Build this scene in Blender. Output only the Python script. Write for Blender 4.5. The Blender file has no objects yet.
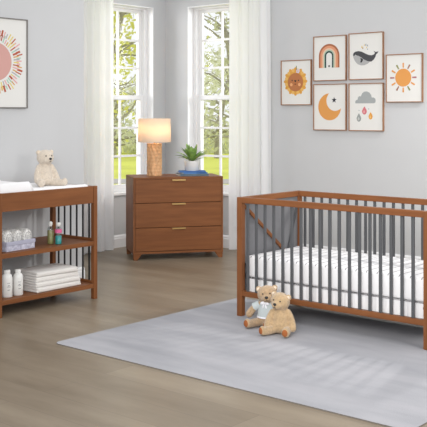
import bpy, bmesh, math, random
from math import sin, cos, pi, radians
from mathutils import Vector, Matrix, noise
random.seed(7)
scn = bpy.context.scene
COL = scn.collection

# ---------------------------------------------------------------- materials
def srgb(r, g, b):
    f = lambda c: (c/255/12.92) if c/255 <= .04045 else ((c/255+.055)/1.055)**2.4
    return (f(r), f(g), f(b), 1)

def mat(name, col, rough=.6, noise_scale=0, amt=.1, bump=0, bump_scale=60, metal=0, stretch=(1, 1, 1), sheen=0, col2=None, spec=.5):
    m = bpy.data.materials.new(name); m.use_nodes = True
    nt = m.node_tree; b = nt.nodes['Principled BSDF']
    b.inputs['Base Color'].default_value = col; b.inputs['Roughness'].default_value = rough
    b.inputs['Metallic'].default_value = metal; b.inputs['Specular IOR Level'].default_value = spec
    if sheen: b.inputs['Sheen Weight'].default_value = sheen
    tc = nt.nodes.new('ShaderNodeTexCoord'); mp = nt.nodes.new('ShaderNodeMapping')
    mp.inputs['Scale'].default_value = stretch
    nt.links.new(tc.outputs['Object'], mp.inputs['Vector'])
    if noise_scale:
        n = nt.nodes.new('ShaderNodeTexNoise'); n.inputs['Scale'].default_value = noise_scale
        n.inputs['Detail'].default_value = 6
        nt.links.new(mp.outputs['Vector'], n.inputs['Vector'])
        r = nt.nodes.new('ShaderNodeValToRGB')
        a = col2 if col2 else tuple(c*(1-amt) for c in col[:3])+(1,)
        r.color_ramp.elements[0].color = a; r.color_ramp.elements[0].position = .32
        r.color_ramp.elements[1].color = tuple(min(1, c*(1+amt)) for c in col[:3])+(1,) if not col2 else col
        r.color_ramp.elements[1].position = .68
        nt.links.new(n.outputs['Fac'], r.inputs['Fac']); nt.links.new(r.outputs['Color'], b.inputs['Base Color'])
    if bump:
        n2 = nt.nodes.new('ShaderNodeTexNoise'); n2.inputs['Scale'].default_value = bump_scale
        n2.inputs['Detail'].default_value = 4
        nt.links.new(mp.outputs['Vector'], n2.inputs['Vector'])
        bp = nt.nodes.new('ShaderNodeBump'); bp.inputs['Strength'].default_value = bump; bp.inputs['Distance'].default_value = .01
        nt.links.new(n2.outputs['Fac'], bp.inputs['Height']); nt.links.new(bp.outputs['Normal'], b.inputs['Normal'])
    return m

WOODC = (.234, .088, .032, 1); WOODD = (.172, .063, .023, 1)
def wood(name, stretch, c=WOODC, d=WOODD):
    return mat(name, c, .48, 9, 0, .08, 40, stretch=stretch, col2=d, spec=.22)
M = {}
M['wood_x'] = wood('walnut_grain_x', (.25, 3, 3)); M['wood_y'] = wood('walnut_grain_y', (3, .25, 3)); M['wood_z'] = wood('walnut_grain_z', (3, 3, .25))
M['wall'] = mat('wall_paint', (.535, .54, .55, 1), .9, 3, .012, .03, 200)
M['white'] = mat('white_trim_paint', (.82, .82, .83, 1), .45)
M['spindle'] = mat('charcoal_paint', (.075, .077, .082, 1), .5)
M['panel'] = mat('grey_panel_paint', (.17, .17, .18, 1), .6)
M['black'] = mat('black_paint', (.012, .012, .014, 1), .4)
M['brass'] = mat('brushed_brass', (.72, .48, .2, 1), .35, metal=1)
M['cotton'] = mat('white_cotton', (.86, .85, .855, 1), .95, bump=.15, bump_scale=120, sheen=.2)
M['pad'] = mat('quilted_pad_fabric', (.8, .79, .8, 1), .95, bump=.2, bump_scale=50, sheen=.2)
M['towel'] = mat('white_terry', (.82, .79, .76, 1), .98, bump=.6, bump_scale=260, sheen=.4)
M['cream_fur'] = mat('cream_plush', (.66, .57, .47, 1), .98, 60, .1, .8, 170, sheen=.4)
M['tan_fur'] = mat('tan_plush', (.46, .31, .18, 1), .98, 60, .14, .8, 170, sheen=.4)
M['tan_fur2'] = mat('honey_plush', (.49, .34, .19, 1), .98, 60, .14, .8, 170, sheen=.4)
M['paw'] = mat('brown_felt_paw', (.33, .1, .025, 1), .9)
M['paper'] = mat('art_paper', (.70, .69, .665, 1), .8)
M['frame'] = mat('oak_frame', (.30, .15, .08, 1), .5, 20, .15, stretch=(1, 1, 1))
M['frame_grey'] = mat('grey_frame', (.16, .15, .14, 1), .5)
M['ceramic'] = mat('white_ceramic', (.82, .82, .8, 1), .3)
M['soil'] = mat('potting_soil', (.05, .03, .02, 1), 1, 60, .3)
M['leaf'] = mat('plant_leaf', (.22, .36, .09, 1), .4, 14, .5)
M['lamp_wood'] = mat('carved_oak', (.66, .38, .19, 1), .55, 12, .25, .35, 30, stretch=(3, 3, .5))
M['shirt'] = mat('pale_blue_knit', (.50, .55, .56, 1), .95, bump=.4, bump_scale=150)
M['bow'] = mat('white_satin', (.85, .85, .9, 1), .5)
M['pages'] = mat('page_edges', (.75, .73, .68, 1), .9, 4, .1, stretch=(1, 1, 80))
M['book_blue'] = mat('blue_cloth_cover', (.07, .17, .42, 1), .8, 30, .1, spec=.2)
M['book_dark'] = mat('slate_cloth_cover', (.10, .15, .19, 1), .6, 30, .1)
M['book_sky'] = mat('pale_blue_cover', (.10, .22, .46, 1), .8, 30, .1, spec=.2)
M['bark'] = mat('tree_bark', (.42, .39, .35, 1), .95, 6, .3, .5, 20, stretch=(1, 1, .3))
M['grass'] = mat('lawn_grass', (.78, .82, .14, 1), .95, .35, .12)
M['path'] = mat('asphalt_path', (.55, .52, .5, 1), .9, 3, .08)

def leafmat(name, c):
    m = bpy.data.materials.new(name); m.use_nodes = True; nt = m.node_tree
    b = nt.nodes['Principled BSDF']; out = nt.nodes['Material Output']
    b.inputs['Base Color'].default_value = c; b.inputs['Roughness'].default_value = .7
    t = nt.nodes.new('ShaderNodeBsdfTranslucent'); t.inputs['Color'].default_value = c
    mx = nt.nodes.new('ShaderNodeMixShader'); mx.inputs[0].default_value = .5
    nt.links.new(b.outputs[0], mx.inputs[1]); nt.links.new(t.outputs[0], mx.inputs[2]); nt.links.new(mx.outputs[0], out.inputs[0])
    return m
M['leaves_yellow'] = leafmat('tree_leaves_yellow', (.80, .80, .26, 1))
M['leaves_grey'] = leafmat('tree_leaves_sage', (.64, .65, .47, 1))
M['leaves_pale_haze'] = leafmat('tree_leaves_pale_haze', (.84, .85, .72, 1))  # far leaves whitened: haze and overexposure put into the colour
M['curtain'] = leafmat('sheer_linen', (.89, .89, .90, 1))
M['curtain'].node_tree.nodes['Mix Shader'].inputs[0].default_value = .40

def glass(name, tint=(1, 1, 1, 1), mixf=.07):
    m = bpy.data.materials.new(name); m.use_nodes = True; nt = m.node_tree
    out = nt.nodes['Material Output']; nt.nodes.remove(nt.nodes['Principled BSDF'])
    t = nt.nodes.new('ShaderNodeBsdfTransparent'); t.inputs[0].default_value = tint
    g = nt.nodes.new('ShaderNodeBsdfGlossy'); g.inputs['Roughness'].default_value = .03
    mx = nt.nodes.new('ShaderNodeMixShader'); mx.inputs[0].default_value = mixf
    nt.links.new(t.outputs[0], mx.inputs[1]); nt.links.new(g.outputs[0], mx.inputs[2]); nt.links.new(mx.outputs[0], out.inputs[0])
    return m
M['glass'] = glass('window_glass', mixf=.006)
M['bottle_glass'] = glass('clear_bottle', (.88, .92, .92, 1), .15)

# floor: wide weathered boards running along x
def floor_mat():
    m = bpy.data.materials.new('weathered_boards'); m.use_nodes = True; nt = m.node_tree; L = nt.links.new
    b = nt.nodes['Principled BSDF']; b.inputs['Roughness'].default_value = .36; b.inputs['Specular IOR Level'].default_value = .38
    tc = nt.nodes.new('ShaderNodeTexCoord')
    br = nt.nodes.new('ShaderNodeTexBrick'); br.inputs['Scale'].default_value = 1
    br.inputs['Color1'].default_value = (.235, .186, .132, 1); br.inputs['Color2'].default_value = (.285, .230, .167, 1)
    br.inputs['Mortar'].default_value = (.18, .143, .106, 1); br.inputs['Mortar Size'].default_value = .0025
    br.inputs['Mortar Smooth'].default_value = .6
    br.inputs['Brick Width'].default_value = 1.9; br.inputs['Row Height'].default_value = .24; br.offset = .37
    L(tc.outputs['Object'], br.inputs['Vector'])
    mp = nt.nodes.new('ShaderNodeMapping'); mp.inputs['Scale'].default_value = (.6, 2.6, 1); L(tc.outputs['Object'], mp.inputs['Vector'])
    n = nt.nodes.new('ShaderNodeTexNoise'); n.inputs['Scale'].default_value = 1.6; n.inputs['Detail'].default_value = 8; n.inputs['Roughness'].default_value = .6
    L(mp.outputs[0], n.inputs['Vector'])
    r = nt.nodes.new('ShaderNodeValToRGB'); r.color_ramp.elements[0].color = (.66, .635, .60, 1); r.color_ramp.elements[1].color = (1.15, 1.16, 1.17, 1)
    r.color_ramp.elements[0].position = .3; r.color_ramp.elements[1].position = .7
    L(n.outputs['Fac'], r.inputs['Fac'])
    mx = nt.nodes.new('ShaderNodeMix'); mx.data_type = 'RGBA'; mx.blend_type = 'MULTIPLY'; mx.inputs[0].default_value = .8
    L(br.outputs['Color'], mx.inputs[6]); L(r.outputs['Color'], mx.inputs[7]); L(mx.outputs[2], b.inputs['Base Color'])
    bp = nt.nodes.new('ShaderNodeBump'); bp.inputs['Strength'].default_value = .06; bp.inputs['Distance'].default_value = .01
    L(n.outputs['Fac'], bp.inputs['Height']); L(bp.outputs['Normal'], b.inputs['Normal'])
    return m
M['floor'] = floor_mat()

def rug_mat():
    m = bpy.data.materials.new('woven_rug'); m.use_nodes = True; nt = m.node_tree; L = nt.links.new
    b = nt.nodes['Principled BSDF']; b.inputs['Roughness'].default_value = .97; b.inputs['Specular IOR Level'].default_value = .1
    tc = nt.nodes.new('ShaderNodeTexCoord')
    mp = nt.nodes.new('ShaderNodeMapping'); mp.inputs['Scale'].default_value = (.9, 3.2, 1); mp.inputs['Rotation'].default_value = (0, 0, .5)
    L(tc.outputs['Object'], mp.inputs['Vector'])
    n = nt.nodes.new('ShaderNodeTexNoise'); n.inputs['Scale'].default_value = 1.3; n.inputs['Detail'].default_value = 7; L(mp.outputs[0], n.inputs['Vector'])
    r = nt.nodes.new('ShaderNodeValToRGB')
    r.color_ramp.elements[0].color = (.35, .35, .375, 1); r.color_ramp.elements[0].position = .38
    r.color_ramp.elements[1].color = (.42, .415, .44, 1); r.color_ramp.elements[1].position = .62
    L(n.outputs['Fac'], r.inputs['Fac']); L(r.outputs['Color'], b.inputs['Base Color'])
    n2 = nt.nodes.new('ShaderNodeTexNoise'); n2.inputs['Scale'].default_value = 160; L(tc.outputs['Object'], n2.inputs['Vector'])
    bp = nt.nodes.new('ShaderNodeBump'); bp.inputs['Strength'].default_value = .4; bp.inputs['Distance'].default_value = .004
    L(n2.outputs['Fac'], bp.inputs['Height']); L(bp.outputs['Normal'], b.inputs['Normal'])
    return m
M['rug'] = rug_mat()

def stripe_mat(name, base, line, freq, thr, axis='X'):
    m = bpy.data.materials.new(name); m.use_nodes = True; nt = m.node_tree; L = nt.links.new
    b = nt.nodes['Principled BSDF']; b.inputs['Roughness'].default_value = .95
    tc = nt.nodes.new('ShaderNodeTexCoord'); sp = nt.nodes.new('ShaderNodeSeparateXYZ'); L(tc.outputs['Object'], sp.inputs[0])
    a = nt.nodes.new('ShaderNodeMath'); a.operation = 'MULTIPLY'; a.inputs[1].default_value = freq; L(sp.outputs[axis], a.inputs[0])
    f = nt.nodes.new('ShaderNodeMath'); f.operation = 'FRACT'; L(a.outputs[0], f.inputs[0])
    g = nt.nodes.new('ShaderNodeMath'); g.operation = 'LESS_THAN'; g.inputs[1].default_value = thr; L(f.outputs[0], g.inputs[0])
    mx = nt.nodes.new('ShaderNodeMix'); mx.data_type = 'RGBA'; mx.inputs[6].default_value = base; mx.inputs[7].default_value = line
    L(g.outputs[0], mx.inputs[0]); L(mx.outputs[2], b.inputs['Base Color'])
    return m
M['sheet'] = stripe_mat('striped_sheet', (.88, .87, .88, 1), (.33, .32, .33, 1), 11.5, .10)
M['spout_print'] = mat('grey_leaf_print', (.88, .87, .84, 1), .95, 75, 0, col2=(.42, .41, .40, 1))
M['basket'] = mat('lavender_patterned_cloth', (.60, .60, .70, 1), .95, 55, 0, col2=(.36, .36, .46, 1))
def flat(name, r, g, b, rough=.8):
    if name not in M: M[name] = mat(name, tuple(c*.86 for c in srgb(r, g, b)[:3])+(1,), rough)
    return M[name]

# ---------------------------------------------------------------- builders
class MB:
    def __init__(s): s.bm = bmesh.new(); s.mats = []
    def _mi(s, m):
        if m not in s.mats: s.mats.append(m)
        return s.mats.index(m)
    def _tag(s, faces, m, smooth=False):
        i = s._mi(m)
        for f in faces: f.material_index = i; f.smooth = smooth
    def box(s, x0, x1, y0, y1, z0, z1, m, bev=0, mtx=None, seg=2):
        vs = [s.bm.verts.new((x, y, z)) for z in (z0, z1) for y in (y0, y1) for x in (x0, x1)]
        fs = [s.bm.faces.new([vs[i] for i in q]) for q in ((0, 2, 3, 1), (4, 5, 7, 6), (0, 1, 5, 4), (2, 6, 7, 3), (0, 4, 6, 2), (1, 3, 7, 5))]
        if bev:
            es = list({e for f in fs for e in f.edges})
            i = s._mi(m)
            for f in fs: f.material_index = i
            r = bmesh.ops.bevel(s.bm, geom=es, offset=bev, segments=seg, profile=.5, affect='EDGES', material=i)
            fs = list({f for v in r['verts'] for f in v.link_faces} | {f for f in fs if f.is_valid})
            vs = list({v for f in fs for v in f.verts})
        s._tag(fs, m, False)
        if mtx is not None: bmesh.ops.transform(s.bm, matrix=mtx, verts=[v for v in vs if v.is_valid])
        return fs
    def lathe(s, prof, m, c=(0, 0, 0), n=28, smooth=True, mtx=None):
        rings = []
        for r, z in prof:
            if r < 1e-5: rings.append([s.bm.verts.new((c[0], c[1], c[2]+z))])
            else: rings.append([s.bm.verts.new((c[0]+r*cos(2*pi*i/n), c[1]+r*sin(2*pi*i/n), c[2]+z)) for i in range(n)])
        fs = []
        for a, b in zip(rings, rings[1:]):
            for i in range(n):
                j = (i+1) % n
                if len(a) == 1 and len(b) == 1: continue
                if len(a) == 1: fs.append(s.bm.faces.new((a[0], b[j], b[i])))
                elif len(b) == 1: fs.append(s.bm.faces.new((a[i], a[j], b[0])))
                else: fs.append(s.bm.faces.new((a[i], a[j], b[j], b[i])))
        s._tag(fs, m, smooth)
        if mtx is not None: bmesh.ops.transform(s.bm, matrix=mtx, verts=[v for r in rings for v in r])
        return fs
    def ball(s, c, r, m, rot=None, seg=20):
        mt = Matrix.Translation(c) @ (rot.to_4x4() if rot else Matrix.Identity(4)) @ Matrix.Diagonal((*r, 1))
        res = bmesh.ops.create_uvsphere(s.bm, u_segments=seg, v_segments=seg//2+2, radius=1, matrix=mt)
        s._tag({f for v in res['verts'] for f in v.link_faces}, m, True)
    def tube(s, pts, rad, m, n=8, cap=True):
        pts = [Vector(p) for p in pts]
        if not hasattr(rad, '__len__'): rad = [rad]*len(pts)
        rings = []
        for i, p in enumerate(pts):
            d = (pts[min(i+1, len(pts)-1)]-pts[max(i-1, 0)]).normalized()
            a = d.cross(Vector((0, 0, 1)) if abs(d.z) < .95 else Vector((1, 0, 0))).normalized(); b = d.cross(a)
            rings.append([s.bm.verts.new(p+(a*cos(2*pi*k/n)+b*sin(2*pi*k/n))*rad[i]) for k in range(n)])
        fs = []
        for a, b in zip(rings, rings[1:]):
            for k in range(n): fs.append(s.bm.faces.new((a[k], a[(k+1) % n], b[(k+1) % n], b[k])))
        if cap: fs.append(s.bm.faces.new(rings[0][::-1])); fs.append(s.bm.faces.new(rings[-1]))
        s._tag(fs, m, True)
    def poly(s, pts, m, y0, y1):
        """flat outline in the x-z plane, extruded from y0 (front) to y1"""
        a = [s.bm.verts.new((x, y0, z)) for x, z in pts]; b = [s.bm.verts.new((x, y1, z)) for x, z in pts]
        fs = [s.bm.faces.new(a), s.bm.faces.new(b[::-1])]
        n = len(pts)
        for i in range(n): fs.append(s.bm.faces.new((a[i], b[i], b[(i+1) % n], a[(i+1) % n])))
        s._tag(fs, m, False)
    def build(s, name, parent=None, mods=None, recalc=True):
        if recalc: bmesh.ops.recalc_face_normals(s.bm, faces=s.bm.faces)
        me = bpy.data.meshes.new(name); s.bm.to_mesh(me); s.bm.free()
        for m in s.mats: me.materials.append(m)
        o = bpy.data.objects.new(name, me); COL.objects.link(o)
        if parent: o.parent = parent
        return o

def tag(o, label=None, cat=None, group=None, kind=None):
    if label: o['label'] = label
    if cat: o['category'] = cat
    if group: o['group'] = group
    if kind: o['kind'] = kind
    return o
def thing(name, label, cat, loc=(0, 0, 0), rz=0, group=None):
    o = bpy.data.objects.new(name, None); COL.objects.link(o); o.empty_display_size = .1
    o.location = loc; o.rotation_euler = (0, 0, rz)
    return tag(o, label, cat, group)
def B(name, parent, x0, x1, y0, y1, z0, z1, m, bev=.003, mtx=None):
    b = MB(); b.box(x0, x1, y0, y1, z0, z1, m, bev, mtx); return b.build(name, parent)
def place(o, loc, rz=0): o.location = loc; o.rotation_euler = (0, 0, rz); return o

# ---------------------------------------------------------------- setting
WH = 3.25
b = MB(); b.box(-.3, 9.5, -10.2, .3, -.12, 0, M['floor']); tag(b.build('floor'), kind='structure')
W1 = (-1.45, -.21, .62, 2.91)      # window in the left wall  (y range, z range)
W2 = (.38, 1.53, .62, 2.91)        # window in the back wall  (x range, z range)
b = MB(); T = .3
b.box(-T, 0, -2.6, W1[0], 0, WH, M['wall']); b.box(-T, 0, W1[1], T, 0, WH, M['wall'])
b.box(-T, 0, W1[0], W1[1], 0, W1[2], M['wall']); b.box(-T, 0, W1[0], W1[1], W1[3], WH, M['wall'])
tag(b.build('wall_left'), kind='structure')
b = MB()
b.box(0, W2[0], 0, T, 0, WH, M['wall']); b.box(W2[1], 9.5, 0, T, 0, WH, M['wall'])
b.box(W2[0], W2[1], 0, T, 0, W2[2], M['wall']); b.box(W2[0], W2[1], 0, T, W2[3], WH, M['wall'])
tag(b.build('wall_back'), kind='structure')
b = MB(); b.box(-T, 1.4, -8.5, -2.6, 0, WH, M['wall']); tag(b.build('wall_left_front'), kind='structure')

def baseboard(name, x0, y0, x1, y1):
    d = Vector((x1-x0, y1-y0)); L = d.length; b = MB()
    # profile (depth, height); runs along local x, projects towards local -y
    prof = [(0, 0), (.018, 0), (.018, .105), (.013, .115), (.013, .13), (.006, .145), (0, .15)]
    A = [b.bm.verts.new((0, -p, z)) for p, z in prof]; E = [b.bm.verts.new((L, -p, z)) for p, z in prof]
    fs = [b.bm.faces.new(A), b.bm.faces.new(E[::-1])]
    for i in range(len(prof)): j = (i+1) % len(prof); fs.append(b.bm.faces.new((A[i], E[i], E[j], A[j])))
    b._tag(fs, M['white']); o = b.build(name); o.location = (x0, y0, 0); o.rotation_euler = (0, 0, math.atan2(d.y, d.x))
    return tag(o, kind='structure')
baseboard('baseboard_left', 0, -2.6, 0, 0)
baseboard('baseboard_back', .018, 0, 9.5, 0)
baseboard('baseboard_left_front', 1.4, -8.5, 1.4, -2.6)

def window(name, w, z0, z1, loc, rz):
    """opening of width w (local x 0..w), local -y into the room"""
    root = bpy.data.objects.new(name, None); COL.objects.link(root); root.location = loc; root.rotation_euler = (0, 0, rz); root['kind'] = 'structure'
    h = z1-z0; wh = M['white']; e = .002
    b = MB()   # reveal lining
    b.box(0, .012, 0, .29, 0, h, wh); b.box(w-.012, w, 0, .29, 0, h, wh); b.box(.012, w-.012, 0, .29, h-.012, h, wh)
    b.build('window_reveal', root)
    b = MB(); b.box(.012, w-.012, -.03, .29, 0, .03, wh, .004); b.build('window_sill', root)
    f0, f1 = .10, .19
    sx0, sx1, sz0, sz1 = .012, w-.012, .03, h-.012
    b = MB(); fw = .045
    b.box(sx0, sx0+fw, f0, f1, sz0, sz1, wh, .004); b.box(sx1-fw, sx1, f0, f1, sz0, sz1, wh, .004)
    b.box(sx0+fw, sx1-fw, f0, f1, sz1-.02, sz1, wh, .004); b.box(sx0+fw, sx1-fw, f0, f1, sz0, sz0+.03, wh, .004)
    b.build('window_frame', root)
    x0, x1, a0, a1 = sx0+fw, sx1-fw, sz0+.03, sz1-.02
    mid = 1.79-z0
    for lo, hi, y in ((a0, mid+.03, .115), (mid-.03, a1, .15)):
        b = MB(); st = .055
        b.box(x0, x0+st, y, y+.035, lo, hi, wh, .003); b.box(x1-st, x1, y, y+.035, lo, hi, wh, .003)
        b.box(x0+st, x1-st, y, y+.035, hi-.04 if lo > 1 else hi-.055, hi, wh, .003); b.box(x0+st, x1-st, y, y+.035, lo, lo+.055, wh, .003)
        sash = b.build('sash', root)
        gx0, gx1, gz0, gz1 = x0+st, x1-st, lo+.055, (hi-.04 if lo > 1 else hi-.055)
        b = MB()
        for k in (1, 2):
            x = gx0+(gx1-gx0)*k/3; b.box(x-.013, x+.013, y+.006, y+.029, gz0, gz1, wh)
            z = gz0+(gz1-gz0)*k/3; b.box(gx0, gx1, y+.007, y+.028, z-.013, z+.013, wh)
        b.build('muntins', sash)
        B('pane', sash, gx0, gx1, y+.015, y+.019, gz0, gz1, M['glass'], 0)
    return root
window('window_1', W1[1]-W1[0], W1[2], W1[3], (0, W1[0], W1[2]), pi/2)
window('window_2', W2[1]-W2[0], W2[2], W2[3], (W2[0], 0, W2[2]), 0)

# ---------------------------------------------------------------- curtains
def curtain(label, L, loc, rz, seed, folds):
    root = thing('curtain', label, 'curtain', loc, rz, None)
    rnd = random.Random(seed); nx, nz = 150, 26; H = 3.07
    ph = [rnd.uniform(0, 6.28) for _ in range(4)]
    b = MB(); rows = []
    for j in range(nz+1):
        z = .012+(H-.012)*j/nz; row = []; q = j/nz
        for i in range(nx+1):
            t = i/nx; w = t+.012*sin(5*t+3*q+ph[3])
            y = .045*sin(2*pi*folds*w+ph[0])+.020*sin(2*pi*folds*1.6*w+ph[1]+.7*q)+.005*sin(2*pi*folds*3.1*w+ph[2])
            y *= .6*(.75+.35*(1-q))
            x = L*t*(1-.03*q)+.008*sin(2*pi*folds*w+ph[0]+1.5)
            row.append(b.bm.verts.new((x, y, z)))
        rows.append(row)
    fs = [b.bm.faces.new((rows[j][i], rows[j][i+1], rows[j+1][i+1], rows[j+1][i])) for j in range(nz) for i in range(nx)]
    b._tag(fs, M['curtain'], True); o = b.build('curtain_panel', root)
    for i in range(7):
        b = MB()
        x = .03+(L-.08)*i/6
        b.tube([(x, .026*cos(a*pi/8), H+.01+.026*sin(a*pi/8)) for a in range(17)], .0025, M['brass'], 6)
        b.build('curtain_ring', root)
    return root
curtain('white sheer linen curtain beside the left window, behind the changing table', .72, (.13, -1.705, 0), pi/2, 3, 5)
curtain('white sheer linen curtain beside the right window, behind the crib end', .60, (1.165, -.115, 0), 0, 5, 4)
def rod(label, L, loc, rz):
    root = thing('curtain_rod', label, 'curtain rod', loc, rz)
    b = MB(); b.tube([(0, 0, 0), (L, 0, 0)], .01, M['white'], 12); b.build('rod', root)
    for x in (0, L):
        b = MB(); b.ball((x, 0, 0), (.02, .02, .02), M['white'], None, 12); b.build('finial', root)
    for x in (.06, L-.06):
        b = MB(); b.box(x-.008, x+.008, 0, .13, -.02, -.008, M['white']); b.box(x-.02, x+.02, .115, .13, -.05, .03, M['white']); b.build('bracket', root)
rod('white curtain rod above the left window', 1.72, (.13, -1.75, 3.085), pi/2)
rod('white curtain rod above the right window', 1.62, (.2, -.13, 3.085), 0)

# ---------------------------------------------------------------- rug
b = MB(); rw, rl = 2.75, 2.06; pts = []; R = .05
for cx, cy, a0 in ((rw/2-R, rl/2-R, 0), (-rw/2+R, rl/2-R, 90), (-rw/2+R, -rl/2+R, 180), (rw/2-R, -rl/2+R, 270)):
    for k in range(7): a = radians(a0+15*k); pts.append((cx+R*cos(a), cy+R*sin(a)))
lo = [b.bm.verts.new((x, y, 0)) for x, y in pts]; hi = [b.bm.verts.new((x, y, .007)) for x, y in pts]
fs = [b.bm.faces.new(hi)]; b._tag(fs, M['rug'])
edge = mat('rug_binding', (.22, .2, .18, 1), .95)
es = [b.bm.faces.new((lo[i], lo[(i+1) % len(pts)], hi[(i+1) % len(pts)], hi[i])) for i in range(len(pts))]
es.append(b.bm.faces.new(lo[::-1])); b._tag(es, edge)
rug = b.build('area_rug'); rug.location = (2.985+rw/2, -4.285+rl/2, 0)
tag(rug, 'large pale grey area rug under the front of the crib', 'rug')
RUGZ = .007

# ---------------------------------------------------------------- crib
cx0, cy0, CL, CW, CH, lg = 3.42, -2.80, 1.66, .83, .94, .047
crib = thing('crib', 'walnut and charcoal wooden crib with slatted sides on the grey rug', 'crib', (cx0, cy0, 0))
for x in (0, CL-lg):
    for y, z0 in ((0, RUGZ), (CW-lg, 0)): B('leg', crib, x, x+lg, y, y+lg, z0, CH, M['wood_z'], .003)
for y, nm in ((0, 'front'), (CW-lg, 'back')):
    B('top_rail', crib, lg, CL-lg, y+.003, y+lg-.003, CH-.045, CH, M['wood_x'])
    B('bottom_rail', crib, lg, CL-lg, y+.005, y+lg-.005, .165, .205, M['wood_x'])
n = 18; sp0 = None; SPX0, SPD = .092, .0843
for y in (lg/2, CW-lg/2):
    for i in range(n):
        x = SPX0+SPD*i
        if sp0 is None:
            b = MB(); b.box(-.0115, .0115, -.007, .007, .204, CH-.044, M['spindle'], .003); sp0 = b.build('spindle', crib); o = sp0
        else: o = sp0.copy(); COL.objects.link(o); o.parent = crib
        o.location = (x, y, 0)
for x in (0, CL-lg):
    B('end_top_rail', crib, x+.003, x+lg-.003, lg, CW-lg, CH-.045, CH, M['wood_y'])
    B('end_bottom_rail', crib, x+.003, x+lg-.003, lg, CW-lg, .165, .205, M['wood_y'])
    B('end_panel', crib, x+.018, x+.030, lg, CW-lg, .205, CH-.045, M['panel'], 0)
    s = 1 if x == 0 else -1; xc = x+.0235+s*.014
    def brace(p, q, m, w, dx):
        d = Vector((0, q[0]-p[0], q[1]-p[1])); L = d.length; a = math.atan2(d.z, d.y)
        B('brace', crib, -.008, .008, 0, L, -w, w, m, .002, Matrix.Translation((xc+dx, p[0], p[1])) @ Matrix.Rotation(a, 4, 'X'))
    brace((lg+.012, CH-.075), (.66, .40), M['wood_y'], .013, 0)
    brace((CW-lg-.01, CH-.09), (.62, .40), M['spindle'], .009, -s*.0005)
for x, y in ((lg-.004, lg+.002), (CL-lg-.008, lg+.002)):
    s = 1 if x < 1 else -1
    b = MB()
    b.tube([(x+.006, y-.004, .42), (x+.006+s*.016, y-.004, .37), (x+.006+s*.004, y-.004, .33), (x+.006+s*.02, y-.004, .27)], .004, M['black'], 6)
    b.build('mattress_bracket', crib)
B('mattress_support', crib, lg+.0, CL-lg, lg+.004, CW-lg-.004, .178, .1985, M['spindle'], .002)

# mattress (in the crib) and its skirt
mx0, mx1, my0, my1 = .050, CL-.050, lg+.012, CW-lg-.006
mt = thing('mattress', 'white crib mattress in a thin-striped fitted sheet inside the crib', 'mattress', (cx0, cy0, 0))
b = MB(); fs = b.box(mx0, mx1, my0, my1, .31, .478, M['sheet'], .022, None, 4)
ci = b._mi(M['cotton'])
for f in b.bm.faces:
    f.smooth = True
    f.normal_update()
    if abs(f.normal.z) < .35 or f.calc_center_median().z < .4: f.material_index = ci
b.build('fitted_sheet', mt)
b = MB()
zz = .306
c = .012
b.tube([(mx0+c, my0-.001, zz), (mx1-c, my0-.001, zz), (mx1+.001, my0+c, zz), (mx1+.001, my1-c, zz), (mx1-c, my1+.001, zz), (mx0+c, my1+.001, zz), (mx0-.001, my1-c, zz), (mx0-.001, my0+c, zz), (mx0+c, my0-.001, zz)], .0028, mat('grey_piping', (.34, .33, .34, 1), .9), 8)
b.build('piping', mt)
b = MB(); ring = []
N = 320; per = []
for i in range(N):
    t = i/N*4; k = int(t); u = t-k
    x, y = [(mx0+(mx1-mx0)*u, my0+.004), (mx1-.004, my0+(my1-my0)*u), (mx1-(mx1-mx0)*u, my1-.004), (mx0+.004, my1-(my1-my0)*u)][k]
    nx, ny = [(0, -1), (1, 0), (0, 1), (-1, 0)][k]; d = .0035*sin(i*1.9)+.003*sin(i*.77)
    per.append((x+nx*d*.9, y+ny*d*.9))
A = [b.bm.verts.new((x, y, .200)) for x, y in per]; D = [b.bm.verts.new((x, y, .303)) for x, y in per]
fs = [b.bm.faces.new((A[i], A[(i+1) % N], D[(i+1) % N], D[i])) for i in range(N)]; fs += [b.bm.faces.new(A[::-1]), b.bm.faces.new(D)]
b._tag(fs, M['cotton'], False); b.build('mattress_base', mt)

# ---------------------------------------------------------------- changing table
tw, tl, TH, tg = .59, 1.04, .973, .04
tab = thing('changing_table', 'walnut changing table with two open shelves by the left wall', 'changing table', (1.47, -4.07, 0))
for x in (0, tw-tg):
    for y in (0, tl-tg): B('leg', tab, x, x+tg, y, y+tg, 0, TH, M['wood_z'])
for x in (0, tw-tg):
    B('top_rail', tab, x+.006, x+tg-.006, tg, tl-tg, .826, TH-.002, M['wood_y'])
for y in (0, tl-tg):
    B('end_top_rail', tab, tg, tw-tg, y+.006, y+tg-.006, .826, TH-.002, M['wood_x'])
B('tray', tab, .034, tw-.034, .034, tl-.034, .85, .868, M['wood_y'], .001)
for z in (.46, .095):
    b = MB(); b.box(.004, tw-.004, tg, tl-tg, z, z+.038, M['wood_y'], .002); b.box(tg, tw-tg, .006, tl-.006, z+.0005, z+.0375, M['wood_y'], .002)
    b.build('shelf', tab)
    for y in (.008, tl-.008-.022): B('end_rail', tab, tg, tw-tg, y, y+.022, z+.0375, z+.06, M['wood_x'], .002)
sp = None
for y in (.02, tl-.02):
    for k in range(6):
        x = tg+(tw-2*tg)*(k+.75)/6.3
        for z0, z1 in ((.155, .4605), (.519, .827)):
            b = MB(); b.box(x-.007, x+.007, y-.006, y+.006, z0, z1, M['black'], .002); b.build('spindle', tab)
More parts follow.
